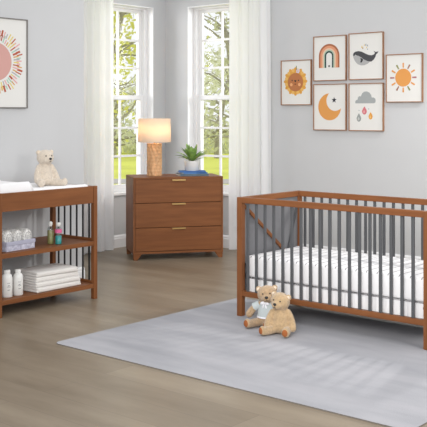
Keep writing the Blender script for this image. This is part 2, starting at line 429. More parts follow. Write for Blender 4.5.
# pad
pad = thing('changing_pad', 'white contoured changing pad on top of the changing table', 'changing pad', (1.47, -4.07, 0))
b = MB(); nx, ny = 24, 50; top = []; px0, px1, py0, py1 = .046, tw-.046, .05, tl-.05
def padz(u, v):
    z = .975+.018*(abs(2*u-1)**3)
    z += .058*max(0, min(1, (.36-v)/.03))
    e = min(u, 1-u)*(px1-px0); g = min(v, 1-v)*(py1-py0); r = .02
    for q in (e, g):
        if q < r: z -= r-math.sqrt(max(0, r*r-(r-q)**2))
    return z
for j in range(ny+1): top.append([b.bm.verts.new((px0+(px1-px0)*i/nx, py0+(py1-py0)*j/ny, padz(i/nx, j/ny))) for i in range(nx+1)])
fs = [b.bm.faces.new((top[j][i], top[j][i+1], top[j+1][i+1], top[j+1][i])) for j in range(ny) for i in range(nx)]
loop = [top[0][i] for i in range(nx)]+[top[j][nx] for j in range(ny)]+[top[ny][i] for i in range(nx, 0, -1)]+[top[j][0] for j in range(ny, 0, -1)]
bot = [b.bm.verts.new((v.co.x, v.co.y, .868)) for v in loop]; n_ = len(loop)
fs += [b.bm.faces.new((loop[i], bot[i], bot[(i+1) % n_], loop[(i+1) % n_])) for i in range(n_)]+[b.bm.faces.new(bot)]
b._tag(fs, M['pad'], True); b.build('pad_cushion', pad)

# ---------------------------------------------------------------- bears
def bear(label, loc, rz, s, fur, pawm=None, arms=None, legs=None, head=(0, 0), shirt=False, group=None, rx=0):
    """sits facing local -y; total height about s"""
    root = thing('teddy_bear', label, 'teddy bear', loc, rz, group)
    root.rotation_euler = (0, rx, rz)
    b = MB()
    H = Matrix.Rotation(head[0], 3, 'Z') @ Matrix.Rotation(head[1], 3, 'Y'); hc = Vector((0, -.02, .70))*s
    def hp(x, y, z): return hc+H @ (Vector((x, y, z))*s)
    b.ball((0, 0, .20*s), (.212*s, .19*s, .20*s), fur, None, 28)
    b.ball((0, -.005*s, .33*s), (.178*s, .165*s, .21*s), fur, None, 28)
    b.ball((0, -.01*s, .50*s), (.13*s, .12*s, .10*s), fur, None, 20)
    b.ball(hp(0, 0, 0), (.215*s, .195*s, .195*s), fur, H, 28)
    b.ball(hp(0, -.15, -.055), (.115*s, .115*s, .092*s), fur, H, 20)
    for q in (-1, 1):
        b.ball(hp(q*.178, .02, .125), (.066*s, .038*s, .066*s), fur, H, 18)
    arms = arms or [((-.17, -.02, .47), (-.27, -.06, .30), (-.27, -.12, .15)), ((.17, -.02, .47), (.27, -.06, .30), (.27, -.12, .15))]
    legs = legs or [((-.13, -.06, .12), (-.21, -.25, .10), (-.27, -.40, .11)), ((.13, -.06, .12), (.21, -.25, .10), (.27, -.40, .11))]
    for A in arms:
        for k in range(9):
            t = k/8; p = Vector(A[0]).lerp(Vector(A[1]), t).lerp(Vector(A[1]).lerp(Vector(A[2]), t), t)
            r = .070+.014*t; b.ball(p*s, (r*s,)*3, fur, None, 12)
    for A in legs:
        for k in range(9):
            t = k/8; p = Vector(A[0]).lerp(Vector(A[1]), t).lerp(Vector(A[1]).lerp(Vector(A[2]), t), t)
            r = .10-.012*t; b.ball(p*s, (r*s,)*3, fur, None, 12)
        d = (Vector(A[2])-Vector(A[1])).normalized()
        f = Vector(A[2])+d*.03+Vector((0, 0, .02))
        b.ball(f*s, (.088*s, .062*s, .105*s), fur, Vector((0, -1, 0)).rotation_difference(d).to_matrix(), 18)
    o = b.build('body', root)
    m = o.modifiers.new('merge', 'REMESH'); m.mode = 'VOXEL'; m.voxel_size = .018*s; m.use_smooth_shade = True
    m = o.modifiers.new('soften', 'SMOOTH'); m.iterations = 3; m.factor = .5
    b = MB(); b.ball(hp(0, -.262, -.022), (.040*s, .024*s, .030*s), M['black'], H, 14); b.build('nose', root)
    b = MB(); b.tube([hp(0, -.264, -.05), hp(0, -.262, -.085), hp(-.035, -.248, -.10)], .005*s, M['black'], 6); b.tube([hp(0, -.262, -.085), hp(.035, -.248, -.10)], .005*s, M['black'], 6); b.build('mouth', root)
    for q in (-1, 1):
        b = MB(); b.ball(hp(q*.078, -.176, .045), (.017*s,)*3, M['black'], H, 12); b.build('eye', root)
        b = MB(); b.ball(hp(q*.178, -.012, .125), (.04*s, .012*s, .04*s), M['pads_in'], H, 14); b.build('inner_ear', root)
    if pawm:
        for A in legs:
            d = (Vector(A[2])-Vector(A[1])).normalized(); f = Vector(A[2])+d*.075+Vector((0, 0, .02))
            b = MB(); b.ball(f*s, (.062*s, .020*s, .074*s), pawm, Vector((0, -1, 0)).rotation_difference(d).to_matrix(), 16); b.build('paw_pad', root)
    if shirt:
        b = MB(); b.lathe([(.226, .22), (.222, .27), (.208, .36), (.188, .44), (.165, .51), (.135, .55), (.12, .555), (.12, .54), (.15, .50), (.19, .40), (.215, .27), (.215, .22), (.232, .22)], M['shirt'], (0, 0, 0), 32, True, Matrix.Diagonal((s, s*.93, s, 1)))
        for A in arms:
            p, q = Vector(A[0])*s, Vector(A[1])*s
            b.tube([p, p.lerp(q, .4), p.lerp(q, .8)], [.086*s, .092*s, .098*s], M['shirt'], 14, False)
        b.build('shirt', root)
        b = MB(); b.lathe([(.238, .205), (.240, .225), (.236, .24), (.22, .22), (.238, .205)], M['bow'], (0, 0, 0), 32, True, Matrix.Diagonal((s, s*.93, s, 1))); b.build('hem', root)
        b = MB()
        for q in (-1, 1): b.ball((q*.05*s, -.165*s, .53*s), (.052*s, .022*s, .034*s), M['bow'], Matrix.Rotation(q*.35, 3, 'Y'), 14); b.ball((q*.03*s, -.175*s, .465*s), (.018*s, .01*s, .05*s), M['bow'], Matrix.Rotation(-q*.3, 3, 'Y'), 12)
        b.ball((0, -.18*s, .525*s), (.02*s,)*3, M['bow'], None, 10)
        b.build('neck_bow', root)
    return root
M['pads_in'] = mat('inner_ear_plush', (.72, .60, .47, 1), .98)
VA = radians(40.36)   # heading of a figure that faces the viewer's side
bear('cream plush teddy bear sitting on the changing pad', (1.72, -3.33, .972), VA+radians(40), .352, M['cream_fur'],
     legs=[((-.13, -.06, .10), (-.25, -.22, .085), (-.30, -.36, .085)), ((.13, -.06, .10), (.25, -.22, .085), (.32, -.36, .085))])
bear('tan teddy bear in a pale blue knit shirt with a bow, sitting against the crib', (3.825, -2.935, RUGZ), VA+radians(-26), .345, M['tan_fur'], M['paw'], head=(radians(18), radians(-6)), shirt=True,
     arms=[((-.17, -.02, .47), (-.33, -.06, .38), (-.36, -.16, .27)), ((.17, -.02, .47), (.25, -.10, .32), (.22, -.18, .22))],
     legs=[((-.13, -.06, .11), (-.24, -.25, .10), (-.29, -.38, .10)), ((.13, -.06, .11), (.17, -.25, .10), (.15, -.38, .10))])
bear('plain honey teddy bear sitting in front of the bear in the knit shirt', (4.03, -3.055, RUGZ), VA+radians(-8), .335, M['tan_fur2'], M['paw'], head=(radians(-22), radians(8)),
     legs=[((-.13, -.06, .11), (-.24, -.20, .10), (-.34, -.28, .10)), ((.13, -.06, .11), (.17, -.25, .10), (.14, -.40, .10))])
# ---------------------------------------------------------------- things on the shelves
S1, S2 = .498, .133   # shelf tops
nb = thing('storage_basket', 'small lavender patterned cloth basket on the middle shelf', 'basket', (1.885, -3.80, S1), radians(96))
b = MB(); w, d, h = .155, .10, .072
b.box(-w, w, -d, d, 0, .012, M['basket'], .003)
for a in ((-w, w, -d, -d+.012), (-w, w, d-.012, d), (-w, -w+.012, -d+.012, d-.012), (w-.012, w, -d+.012, d-.012)): b.box(*a, .012, h, M['basket'], .004)
b.build('basket_body', nb)
b = MB()
for x0, x1, y0, y1 in ((-w-.004, w+.004, -d-.004, -d+.014), (-w-.004, w+.004, d-.014, d+.004), (-w-.004, -w+.014, -d+.014, d-.014), (w-.014, w+.004, -d+.014, d-.014)): b.box(x0, x1, y0, y1, h-.028, h+.004, M['basket_rim'] if 'basket_rim' in M else M.setdefault('basket_rim', mat('lavender_rim', (.40, .40, .50, 1), .9)), .004)
b.build('folded_rim', nb)
for k, (yy, lab) in enumerate(((-.094, 'near'), (0, 'mid'), (.094, 'far'))):
    t = thing('rolled_blanket', ['rolled grey-print muslin blanket in the lavender basket, at its left end', 'rolled grey-print muslin blanket in the middle of the lavender basket', 'rolled grey-print muslin blanket in the lavender basket, at its right end'][k], 'blanket', (1.885, -3.80+yy, S1+.013), radians(96), 'rolled blankets in the basket')
    b = MB(); L = .078; r = .0465
    pr = [(0, -L), (r*.6, -L), (r*.93, -L+.006), (r, -L+.02), (r*1.02, 0), (r, L-.02), (r*.93, L-.006), (r*.6, L), (0, L)]
    b.lathe(pr, M['spout_print'], (0, 0, 0), 24, True, Matrix.Translation((0, 0, .078)) @ Matrix.Diagonal((1, 1, 1.5, 1)) @ Matrix.Rotation(pi/2, 4, 'X'))
    b.build('roll', t)
    b = MB(); b.tube([((.006+.0032*a)*cos(a), -L-.001, .078+1.5*(.006+.0032*a)*sin(a)) for a in [i*.35 for i in range(34)]], .0012, flat('seam_grey', 120, 120, 128), 5); b.build('roll_spiral', t)

def bottle(label, loc, prof, body, cap, liquid=None, labelc=None, rz=0, capname='cap'):
    t = thing('bottle', label, 'bottle', loc, rz); b = MB(); b.lathe(prof, body, (0, 0, 0), 28); b.build('bottle_body', t)
    b = MB(); b.lathe(cap[0], cap[1], (0, 0, 0), 24); b.build(capname, t)
    if liquid: b = MB(); b.lathe(liquid[0], liquid[1], (0, 0, 0), 28); b.build('liquid', t)
    if labelc: b = MB(); b.lathe(labelc[0], labelc[1], (0, 0, 0), 28); b.build('bottle_label', t)
    return t
olive = mat('olive_lotion', (.36, .33, .12, 1), .35); teal = mat('teal_liquid', (.02, .38, .38, 1), .25); pink = flat('pink_label', 236, 110, 160)
wcap = M['ceramic']
bottle('slim olive bottle with a white cap on the middle shelf', (1.90, -3.415, S1),
       [(0, 0), (.026, 0), (.028, .004), (.028, .12), (.024, .138), (.012, .147), (.012, .153), (0, .153)], M['bottle_glass'],
       ([(.013, .150), (.013, .160), (.016, .162), (.016, .182), (.006, .190), (0, .190)], wcap),
       ([(0, .003), (.025, .003), (.026, .006), (.026, .115), (0, .115)], olive))
bottle('clear bottle of teal liquid with a pink label on the middle shelf', (1.965, -3.385, S1),
       [(0, 0), (.026, 0), (.028, .004), (.028, .125), (.02, .145), (.013, .15), (.013, .155), (0, .155)], M['bottle_glass'],
       ([(.014, .152), (.014, .158), (.019, .160), (.019, .180), (.016, .183), (0, .183)], wcap),
       ([(0, .003), (.025, .003), (.026, .006), (.026, .072), (0, .072)], teal),
       ([(.0285, .098), (.029, .10), (.029, .125), (.0285, .127), (.0275, .112), (.0285, .098)], pink))
def white_bottle(label, loc, s):
    t = thing('lotion_bottle', label, 'bottle', loc, radians(72), 'white lotion bottles on the bottom shelf')
    b = MB(); b.lathe([(0, 0), (.038, 0), (.043, .006), (.043, .15), (.039, .172), (.026, .186), (.024, .19), (0, .19)], M['ceramic'], (0, 0, 0), 28, True, Matrix.Diagonal((s, s, s, 1))); b.build('bottle_body', t)
    b = MB(); b.lathe([(.024, .187), (.026, .192), (.026, .212), (.022, .217), (0, .217)], M['ceramic'], (0, 0, 0), 24, True, Matrix.Diagonal((s, s, s, 1))); b.build('cap', t)
    b = MB(); g = flat('print_grey', 140, 140, 145)
    for z, ww in ((.115, .010), (.095, .006), (.085, .012), (.06, .008)):
        n = 5
        for k in range(n):
            a = -ww/.041+2*ww/.041*k/(n-1)
            b.ball((.0432*s*sin(a), -.0432*s*cos(a), z*s+.002*sin(k*2)), (.0022, .0012, .0028), g, Matrix.Rotation(a, 3, 'Z'), 8)
    b.build('printed_mark', t)
white_bottle('taller white lotion bottle at the left end of the bottom shelf', (1.955, -3.905, S2), 1.0)
white_bottle('shorter white lotion bottle beside the folded towels on the bottom shelf', (1.955, -3.798, S2), .96)

tws = [('bottom towel of the folded white stack on the lower shelf', .165, .245, 0), ('second towel from the bottom of the folded white stack', .16, .24, .01), ('third towel from the bottom of the folded white stack', .155, .235, -.012), ('top towel of the folded white stack on the lower shelf', .15, .22, .012)]
z = S2
for k, (lab, hx, hy, dx) in enumerate(tws):
    th = .040
    t = thing('folded_towel', lab, 'towel', (1.852+dx*.5, -3.42, z), radians(2-3*k % 5), 'folded towels on the bottom shelf')
    b = MB(); lay = 2
    for q in range(lay):
        h0 = q*th/lay; b2 = b.box(-hx+.004*q, hx-.002*q, -hy+.003*q, hy-.005*q, h0+.0005, h0+th/lay, M['towel'], .009, None, 3)
    b.box(hx-.016, hx+.002, -hy+.008, hy-.012, .002, th-.001, M['towel'], .012, None, 4)
    for f in b.bm.faces: f.smooth = True
    for v in b.bm.verts:
        nz = noise.noise(Vector((v.co.x*9, v.co.y*9, k*3.1))); v.co.x += nz*.006; v.co.y += noise.noise(Vector((v.co.y*11, k*2.0, v.co.x*5)))*.006
    b.build('towel_layers', t)
    z += th+.0008

# ---------------------------------------------------------------- dresser
DA = radians(54.4); dc = Vector((.922, -.833)); DR = lambda x, y: (dc.x+x*cos(DA)-y*sin(DA), dc.y+x*sin(DA)+y*cos(DA))
dr = thing('dresser', 'walnut three-drawer dresser standing across the corner between the windows', 'dresser', (dc.x, dc.y, 0), DA)
W, D, HT = .503, .265, .90
b = MB(); wz = M['wood_z']
b.box(-W, -W+.02, -D, D, .065, HT-.022, wz, .002); b.box(W-.02, W, -D, D, .065, HT-.022, wz, .002)
b.box(-W+.02, W-.02, D-.01, D, .07, HT-.022, wz); b.box(-W+.02, W-.02, -D+.004, D-.01, .065, .09, M['wood_x'], .001)
b.box(-W+.02, W-.02, -D+.03, D-.01, .34, .36, M['wood_x']); b.box(-W+.02, W-.02, -D+.03, D-.01, .61, .63, M['wood_x'])
b.build('cabinet_body', dr)
B('dresser_top', dr, -W, W, -D-.002, D, HT-.022, HT, M['wood_x'], .002)
for z0, z1 in ((.095, .350), (.354, .619), (.623, .880)):
    d = B('drawer', dr, -W+.023, W-.023, -D+.0, -D+.32, z0, z1-.003, M['wood_x'], .002)
    b = MB(); b.box(-.075, .075, -D-.020, -D+.001, z1-.012, z1-.004, M['brass'], .0015); b.box(-.075, .075, -D-.020, -D-.016, z1-.020, z1-.006, M['brass'], .0015); b.build('handle', d)
for sx in (-1, 1):
    for sy in (-1, 1):
        b = MB(); x0, y0 = sx*(W-.002), sy*(D-.002)
        tp = [(x0, y0), (x0-sx*.09, y0), (x0-sx*.09, y0-sy*.05), (x0, y0-sy*.05)]; bt = [(x0-sx*.004, y0-sy*.004), (x0-sx*.045, y0-sy*.004), (x0-sx*.045, y0-sy*.045), (x0-sx*.004, y0-sy*.045)]
        A = [b.bm.verts.new((x, y, .0655)) for x, y in tp]; E = [b.bm.verts.new((x, y, 0)) for x, y in bt]
        fs = [b.bm.faces.new(A), b.bm.faces.new(E)]+[b.bm.faces.new((A[i], A[(i+1) % 4], E[(i+1) % 4], E[i])) for i in range(4)]
        b._tag(fs, M['wood_x']); b.build('foot', dr)

# lamp
lx, ly = DR(-.212, .055)
lamp = thing('table_lamp', 'lit table lamp with a white drum shade on the dresser', 'lamp', (lx, ly, HT), radians(30))
b = MB(); n = 48; pr = []
for k in range(40):
    z = .36*k/39; r = .083+(.0015*sin(z*160) if .01 < z < .35 else 0); pr.append((r, z))
rings = []
for r, z in pr:
    rings.append([b.bm.verts.new(((r+.003*sin(a*2*pi/n*12+3*sin(z*22)))*cos(a*2*pi/n), (r+.003*sin(a*2*pi/n*12+3*sin(z*22)))*sin(a*2*pi/n), z)) for a in range(n)])
fs = [b.bm.faces.new((A[i], A[(i+1) % n], E[(i+1) % n], E[i])) for A, E in zip(rings, rings[1:]) for i in range(n)]+[b.bm.faces.new(rings[0][::-1]), b.bm.faces.new(rings[-1])]
b._tag(fs, M['lamp_wood'], False); b.build('lamp_base', lamp)
b = MB(); b.tube([(0, 0, .355), (0, 0, .47)], .008, M['brass'], 10); b.lathe([(.018, .42), (.018, .47), (0, .47)], M['brass']); 
for k in range(3): a = k*2*pi/3; b.tube([(0, 0, .46), (.175*cos(a), .175*sin(a), .475)], .002, M['brass'], 6)
b.build('lamp_stem', lamp)
sh = bpy.data.materials.new('linen_shade'); sh.use_nodes = True; nt = sh.node_tree
pb = nt.nodes['Principled BSDF']; pb.inputs['Base Color'].default_value = (.82, .78, .72, 1); pb.inputs['Roughness'].default_value = .9
tr = nt.nodes.new('ShaderNodeBsdfTranslucent'); tr.inputs['Color'].default_value = (.9, .8, .66, 1)
mx = nt.nodes.new('ShaderNodeMixShader'); mx.inputs[0].default_value = .5
nt.links.new(pb.outputs[0], mx.inputs[1]); nt.links.new(tr.outputs[0], mx.inputs[2]); nt.links.new(mx.outputs[0], nt.nodes['Material Output'].inputs[0])
b = MB(); b.lathe([(.186, .375), (.182, .64), (.180, .64), (.184, .375), (.186, .375)], sh, n=48); b.build('lamp_shade', lamp)
bulbm = bpy.data.materials.new('warm_bulb'); bulbm.use_nodes = True; pb = bulbm.node_tree.nodes['Principled BSDF']
pb.inputs['Emission Color'].default_value = (1, .62, .3, 1); pb.inputs['Emission Strength'].default_value = 85
b = MB(); b.ball((0, 0, .52), (.034, .034, .042), bulbm, None, 16); b.build('bulb', lamp)

# books and plant
bx, by = DR(.20, -.04)
def book(label, z, hx, hy, th, cm, rz):
    t = thing('book', label, 'book', (bx, by, z), rz, 'books under the potted plant')
    b = MB(); c = .003
    b.box(-hx, hx, -hy, hy, 0, c, cm, .001); b.box(-hx, hx, -hy, hy, th-c, th, cm, .001); b.box(-hx, hx, -hy, -hy+c, c, th-c, cm)
    b.build('cover', t)
    b = MB(); b.box(-hx+.004, hx-.004, -hy+c, hy-.004, c, th-c, M['pages']); b.build('pages', t)
    return t
book('slate-grey book at the bottom of the stack on the dresser', HT, .165, .115, .022, M['book_dark'], DA+radians(2))
book('pale blue book in the middle of the stack on the dresser', HT+.0225, .145, .105, .016, M['book_sky'], DA+radians(10))
book('darker blue book on top of the stack, under the white plant pot', HT+.039, .15, .10, .014, M['book_blue'], DA+radians(-9))
pz = HT+.0535
pl = thing('potted_plant', 'leafy green plant in a white ceramic pot on the stacked books', 'plant', (bx, by, pz), 0)
b = MB(); b.lathe([(0, 0), (.070, 0), (.077, .004), (.086, .108), (.087, .112), (.082, .112), (.074, .098), (0, .098)], M['ceramic'], n=36); b.build('pot', pl)
b = MB(); b.lathe([(.0765, .096), (.073, .099), (.03, .104), (0, .105)], M['soil'], n=24); b.build('soil', pl)
b = MB(); rnd = random.Random(11)
for k in range(34):
    a = k*2.399+rnd.uniform(-.2, .2); lift = rnd.uniform(.25, 1.25) if k > 6 else rnd.uniform(1.1, 1.5); L = rnd.uniform(.16, .23) if k > 6 else rnd.uniform(.17, .21)
    wd = rnd.uniform(.022, .034); p = Vector((.012*cos(a), .012*sin(a), .105)); d = Vector((cos(a)*cos(lift), sin(a)*cos(lift), sin(lift))); side = Vector((-sin(a), cos(a), 0))
    N = 10; L_, C_, R_ = [], [], []
    for i in range(N+1):
        t = i/N; w = wd*(sin(pi*min(1, t*.92+.06))**.8) if t < 1 else .0005
        up = side.cross(d).normalized()*-1
        C_.append(b.bm.verts.new(p)); L_.append(b.bm.verts.new(p+side*w+Vector((0, 0, .25*w)))); R_.append(b.bm.verts.new(p-side*w+Vector((0, 0, .25*w))))
        p = p+d*(L/N); d = (d+Vector((0, 0, -.06))).normalized()
    fs = []
    for i in range(N): fs += [b.bm.faces.new((L_[i], C_[i], C_[i+1], L_[i+1])), b.bm.faces.new((C_[i], R_[i], R_[i+1], C_[i+1]))]
    b._tag(fs, M['leaf'], True)
o = b.build('foliage', pl); s = o.modifiers.new('thickness', 'SOLIDIFY'); s.thickness = .0015

# ---------------------------------------------------------------- framed prints
def picture(label, loc, rz, w, h, fw=.009, fm='frame', dep=.028):
    t = thing('framed_print', label, 'picture', loc, rz)
    f = M[fm]; b = MB()
    b.box(-w/2, w/2, -dep, 0, 0, fw, f, .001); b.box(-w/2, w/2, -dep, 0, h-fw, h, f, .001)
    b.box(-w/2, -w/2+fw, -dep, 0, fw, h-fw, f, .001); b.box(w/2-fw, w/2, -dep, 0, fw, h-fw, f, .001); b.build('picture_frame', t)
    b = MB(); b.box(-w/2+fw, w/2-fw, -dep+.010, -.002, fw, h-fw, M['paper']); b.build('paper', t)
    return t
PF = -.028+.010
def layer(b, pts, col, k=1): b.poly(pts, col, PF-.0006*k, PF+.0002)
def circ(x, z, r, n=28, rz=None): rz = rz or r; return [(x+r*cos(2*pi*i/n), z+rz*sin(2*pi*i/n)) for i in range(n)]
def art(t, name, shapes, label=None):
    b = MB()
    for i, (p, c) in enumerate(shapes): layer(b, p, c, i*.3+1)
    o = b.build(name, t); return o
F = flat
def fr(w, h): return lambda u, v: ((u-.5)*w, v*h)    # fraction of the frame to local x, z

# lion
t = picture('framed print of a smiling lion face, leftmost of the six small prints', (2.024, 0, 1.69), 0, .412, .503)
q = fr(.412, .503); cx, cz = q(.48, .525); sh_ = []
sh_.append(([(cx+(.145+.016*cos(12*a))*cos(a), cz+(.145+.016*cos(12*a))*sin(a)) for a in [2*pi*i/96 for i in range(96)]], F('mane', 224, 164, 72)))
for k in range(12): a = 2*pi*(k+.5)/12; sh_.append((circ(cx+.128*cos(a), cz+.128*sin(a), .02, 12), F('mane_light', 235, 186, 104)))
sh_ += [(circ(cx, cz-.008, .103), F('lion_face', 186, 118, 72))]
for s_ in (-1, 1): sh_ += [(circ(cx+s_*.055, cz-.035, .018, 14), F('cheek', 232, 172, 120)), (circ(cx+s_*.043, cz+.012, .008, 12), M['black'])]
sh_ += [([(cx-.017, cz+.014), (cx+.017, cz+.014), (cx+.004, cz-.008), (cx-.004, cz-.008)], M['black']), (circ(cx, cz-.03, .012, 12, .006), F('lion_mouth', 110, 60, 40))]
for k in range(5): a = 2*pi*k/5; sh_.append((circ(cx+.035+.014*cos(a), cz+.115+.014*sin(a), .011, 10), F('petal', 214, 206, 224)))
sh_ += [([(cx+.01, cz+.13), (cx+.018, cz+.13), (cx+.016, cz+.175), (cx+.012, cz+.175)], F('sprig', 120, 130, 80)), (circ(cx+.035, cz+.115, .007, 10), F('mane', 0, 0, 0))]
art(t, 'lion_face', sh_)
# rainbow
t = picture('framed print of a muted rainbow, upper left of the middle four', (2.469, 0, 1.951), 0, .421, .489)
cx, cz = fr(.421, .489)(.48, .55); dn = cz-fr(.421, .489)(0, .29)[1]
def arch(ro, ri, drop=dn):
    n = 24; o = [(cx+ro*cos(pi*i/n), cz+ro*sin(pi*i/n)) for i in range(n+1)]; i_ = [(cx+ri*cos(pi-pi*i/n), cz+ri*sin(pi-pi*i/n)) for i in range(n+1)]
    return [(cx+ro, cz-drop)]+o+[(cx-ro, cz-drop), (cx-ri, cz-drop)]+i_+[(cx+ri, cz-drop)]
sh_ = [(arch(.132, .110), F('rb_brown', 170, 104, 70)), (arch(.112, .084), F('rb_peach', 224, 154, 118)), (arch(.086, .068), F('rb_sand', 232, 196, 168)), (arch(.069, .054), F('rb_mint', 176, 196, 176)), (arch(.055, .037), F('rb_green', 42, 70, 66)),
       (circ(cx-.005, cz-dn+.02, .007, 10), M['black']), (circ(cx+.005, cz-dn+.02, .007, 10), M['black']), ([(cx-.012, cz-dn+.019), (cx, cz-dn+.004), (cx+.012, cz-dn+.019)], M['black'])]
art(t, 'rainbow', sh_)
# whale
t = picture('framed print of a grey whale, upper right of the middle four', (2.920, 0, 1.953), 0, .419, .496)
q = fr(.419, .496); Q = lambda L: [q((x-25)/275, 1-(y-38)/360) for x, y in L]
dk = F('whale_back', 74, 74, 78); lt = F('whale_belly', 178, 178, 178)
sh_ = [(Q([(58, 205), (64, 232), (78, 258), (98, 278), (125, 288), (152, 287), (178, 276), (196, 262), (150, 240), (100, 212)]), lt),
       (Q([(58, 208), (64, 190), (80, 180), (105, 177), (132, 184), (160, 199), (184, 210), (208, 214), (226, 208), (234, 198), (230, 190), (222, 180), (240, 190), (262, 186), (252, 202), (243, 208), (238, 226), (226, 246), (205, 262), (178, 258), (150, 245), (128, 228), (105, 214), (80, 207), (66, 212)]), dk),
       (Q([(118, 228), (140, 240), (138, 252), (128, 266), (116, 264), (122, 248)]), F('whale_fin', 60, 60, 64)), (Q([(76, 206), (79, 203), (82, 206), (79, 209)]), M['paper'])]
for x, y, r, c in ((130, 145, 7, 'w_y'), (138, 155, 6, 'w_o'), (150, 132, 5, 'w_y'), (162, 130, 6, 'w_k'), (176, 137, 5, 'w_k'), (168, 152, 5, 'w_y'), (176, 165, 4, 'w_k')):
    c = {'w_y': F('w_yellow', 222, 190, 96), 'w_o': F('w_ochre', 176, 130, 52), 'w_k': F('w_blue', 120, 134, 148)}[c]
    sh_.append((Q([(x-r*.7, y+r), (x, y+r*1.3), (x+r*.7, y+r), (x+r*.2, y-r*1.6)]), c))
art(t, 'whale', sh_)
# moon and star
t = picture('framed print of an orange crescent moon and star, lower left of the middle four', (2.469, 0, 1.414), 0, .421, .504)
q = fr(.421, .504); c0 = q((152-27)/253, 1-(207-30)/358); mr = .146; c1 = (c0[0]+.070, c0[1]+.066); r1 = .110
# intersection angles of the two circles
dd = math.hypot(.070, .066); bb = math.atan2(.066, .070); a_ = math.acos((mr*mr+dd*dd-r1*r1)/(2*mr*dd)); g_ = math.acos((r1*r1+dd*dd-mr*mr)/(2*r1*dd))
n = 40; out = [(c0[0]+mr*cos(bb+a_+(2*pi-2*a_)*i/n), c0[1]+mr*sin(bb+a_+(2*pi-2*a_)*i/n)) for i in range(n+1)]
inn = [(c1[0]+r1*cos(bb+pi+g_-2*g_*i/n), c1[1]+r1*sin(bb+pi+g_-2*g_*i/n)) for i in range(n+1)]
inn = inn[1:-1]
if math.hypot(inn[0][0]-out[-1][0], inn[0][1]-out[-1][1]) > .1: inn = inn[::-1]
sx_, sz_ = q((187-27)/253, 1-(155-30)/358)
star = [(sx_+(.034 if k % 2 == 0 else .014)*sin(pi*k/5), sz_+(.034 if k % 2 == 0 else .014)*cos(pi*k/5)) for k in range(10)]
art(t, 'crescent_moon', [(out+inn, F('moon_orange', 226, 158, 84))]); art(t, 'star', [(star, F('star_navy', 44, 44, 56))])
# cloud with drops
t = picture('framed print of a grey cloud with three coloured raindrops, lower right of the middle four', (2.921, 0, 1.412), 0, .420, .505)
q = fr(.420, .505); Q = lambda L: [q((x-27)/275, 1-(y-22)/370) for x, y in L]
cg = F('cloud_grey', 168, 172, 172)
cl = [(80, 178), (78, 166), (84, 154), (98, 148), (100, 132), (110, 122), (124, 124), (134, 100), (150, 88), (170, 86), (190, 94), (204, 112), (210, 134), (226, 134), (238, 144), (241, 160), (236, 174), (226, 178)]
art(t, 'cloud', [(Q(cl), cg)])
sh_ = []
for x, y, w, h, c, c2 in ((152, 238, 19, 36, F('drop_pink', 214, 120, 128), F('drop_pink_light', 232, 164, 166)), (108, 292, 18, 38, F('drop_grey', 156, 160, 158), F('drop_grey_light', 196, 198, 196)), (201, 278, 16, 32, F('drop_yellow', 232, 164, 72), F('drop_yellow_light', 242, 196, 120))):
    P = []
    for i in range(24): a = 2*pi*i/24; s_ = sin(a); P.append((x+w*cos(a)*(1 if s_ < 0 else (1-s_)**.55+.02), y-(h*s_ if s_ > 0 else h*.75*s_)))
    sh_.append((Q(P), c)); sh_.append((Q([(x+(px_-x)*.4-2, y+6+(py_-y)*.4) for px_, py_ in P]), c2))
for x, y in ((109, 232), (186, 221)): sh_.append((Q([(x-4, y), (x, y+4), (x+4, y), (x+2, y-3), (x, y-1), (x-2, y-3)]), F('w_blue', 0, 0, 0)))
art(t, 'raindrops', sh_)
# sun
t = picture('framed print of an orange sun with short rays, rightmost of the small prints', (3.369, 0, 1.711), 0, .417, .495)
cx, cz = fr(.417, .495)(.475, .51); oc = F('sun_orange', 228, 158, 84); sh_ = [(circ(cx, cz, .092, 36), oc)]
for k in range(12):
    a = pi/2-2*pi*k/12; c = [oc, F('ray_brown', 168, 122, 104), oc, F('ray_plum', 178, 120, 122), oc, F('ray_green', 150, 150, 96)][k % 6]; dx, dz = cos(a), sin(a); r0, r1_ = .102, .148
    w = .007; sh_.append(([(cx+r0*dx-w*dz, cz+r0*dz+w*dx), (cx+r1_*dx-w*1.3*dz, cz+r1_*dz+w*1.3*dx), (cx+(r1_+.004)*dx, cz+(r1_+.004)*dz), (cx+r1_*dx+w*1.3*dz, cz+r1_*dz-w*1.3*dx), (cx+r0*dx+w*dz, cz+r0*dz-w*dx)], c))
art(t, 'sun', sh_)
# big burst on the left wall
t = picture('large framed print of a pink disc ringed by coloured strokes above the changing table', (1.4, -3.615, 1.643), pi/2, .674, .787, .010, 'frame_grey', .025)
PFo = PF; PF = -.025+.010
cx, cz = 0, .402; sh_ = [(circ(cx, cz, .165, 48), F('blush', 214, 164, 156))]
cc = [F('st_yellow', 226, 206, 118), F('st_brick', 184, 92, 66), F('st_mint', 168, 206, 186), F('st_pink', 228, 170, 170), F('st_ochre', 214, 164, 96), F('st_grey', 176, 172, 178)]
rnd = random.Random(5)
for ring, (r0, nn) in enumerate(((.180, 54), (.222, 60))):
    for k in range(nn):
        a = 2*pi*(k+.5*ring)/nn; ln = rnd.uniform(.035, .07); rr = r0+rnd.uniform(-.004, .012); c = cc[(k*5+ring*2+rnd.randint(0, 1)) % 6]; w = .0056; dx, dz = cos(a), sin(a)
        if k % 9 == 3: w = .009; c = cc[1]
        sh_.append(([(cx+rr*dx-w*dz, cz+rr*dz+w*dx), (cx+(rr+ln)*dx-w*dz, cz+(rr+ln)*dz+w*dx), (cx+(rr+ln)*dx+w*dz, cz+(rr+ln)*dz-w*dx), (cx+rr*dx+w*dz, cz+rr*dz-w*dx)], c))
b = MB()
for i, (p, c) in enumerate(sh_): layer(b, p, c, 1+(i % 5)*.2)
b.build('stroke_burst', t)
PF = PFo

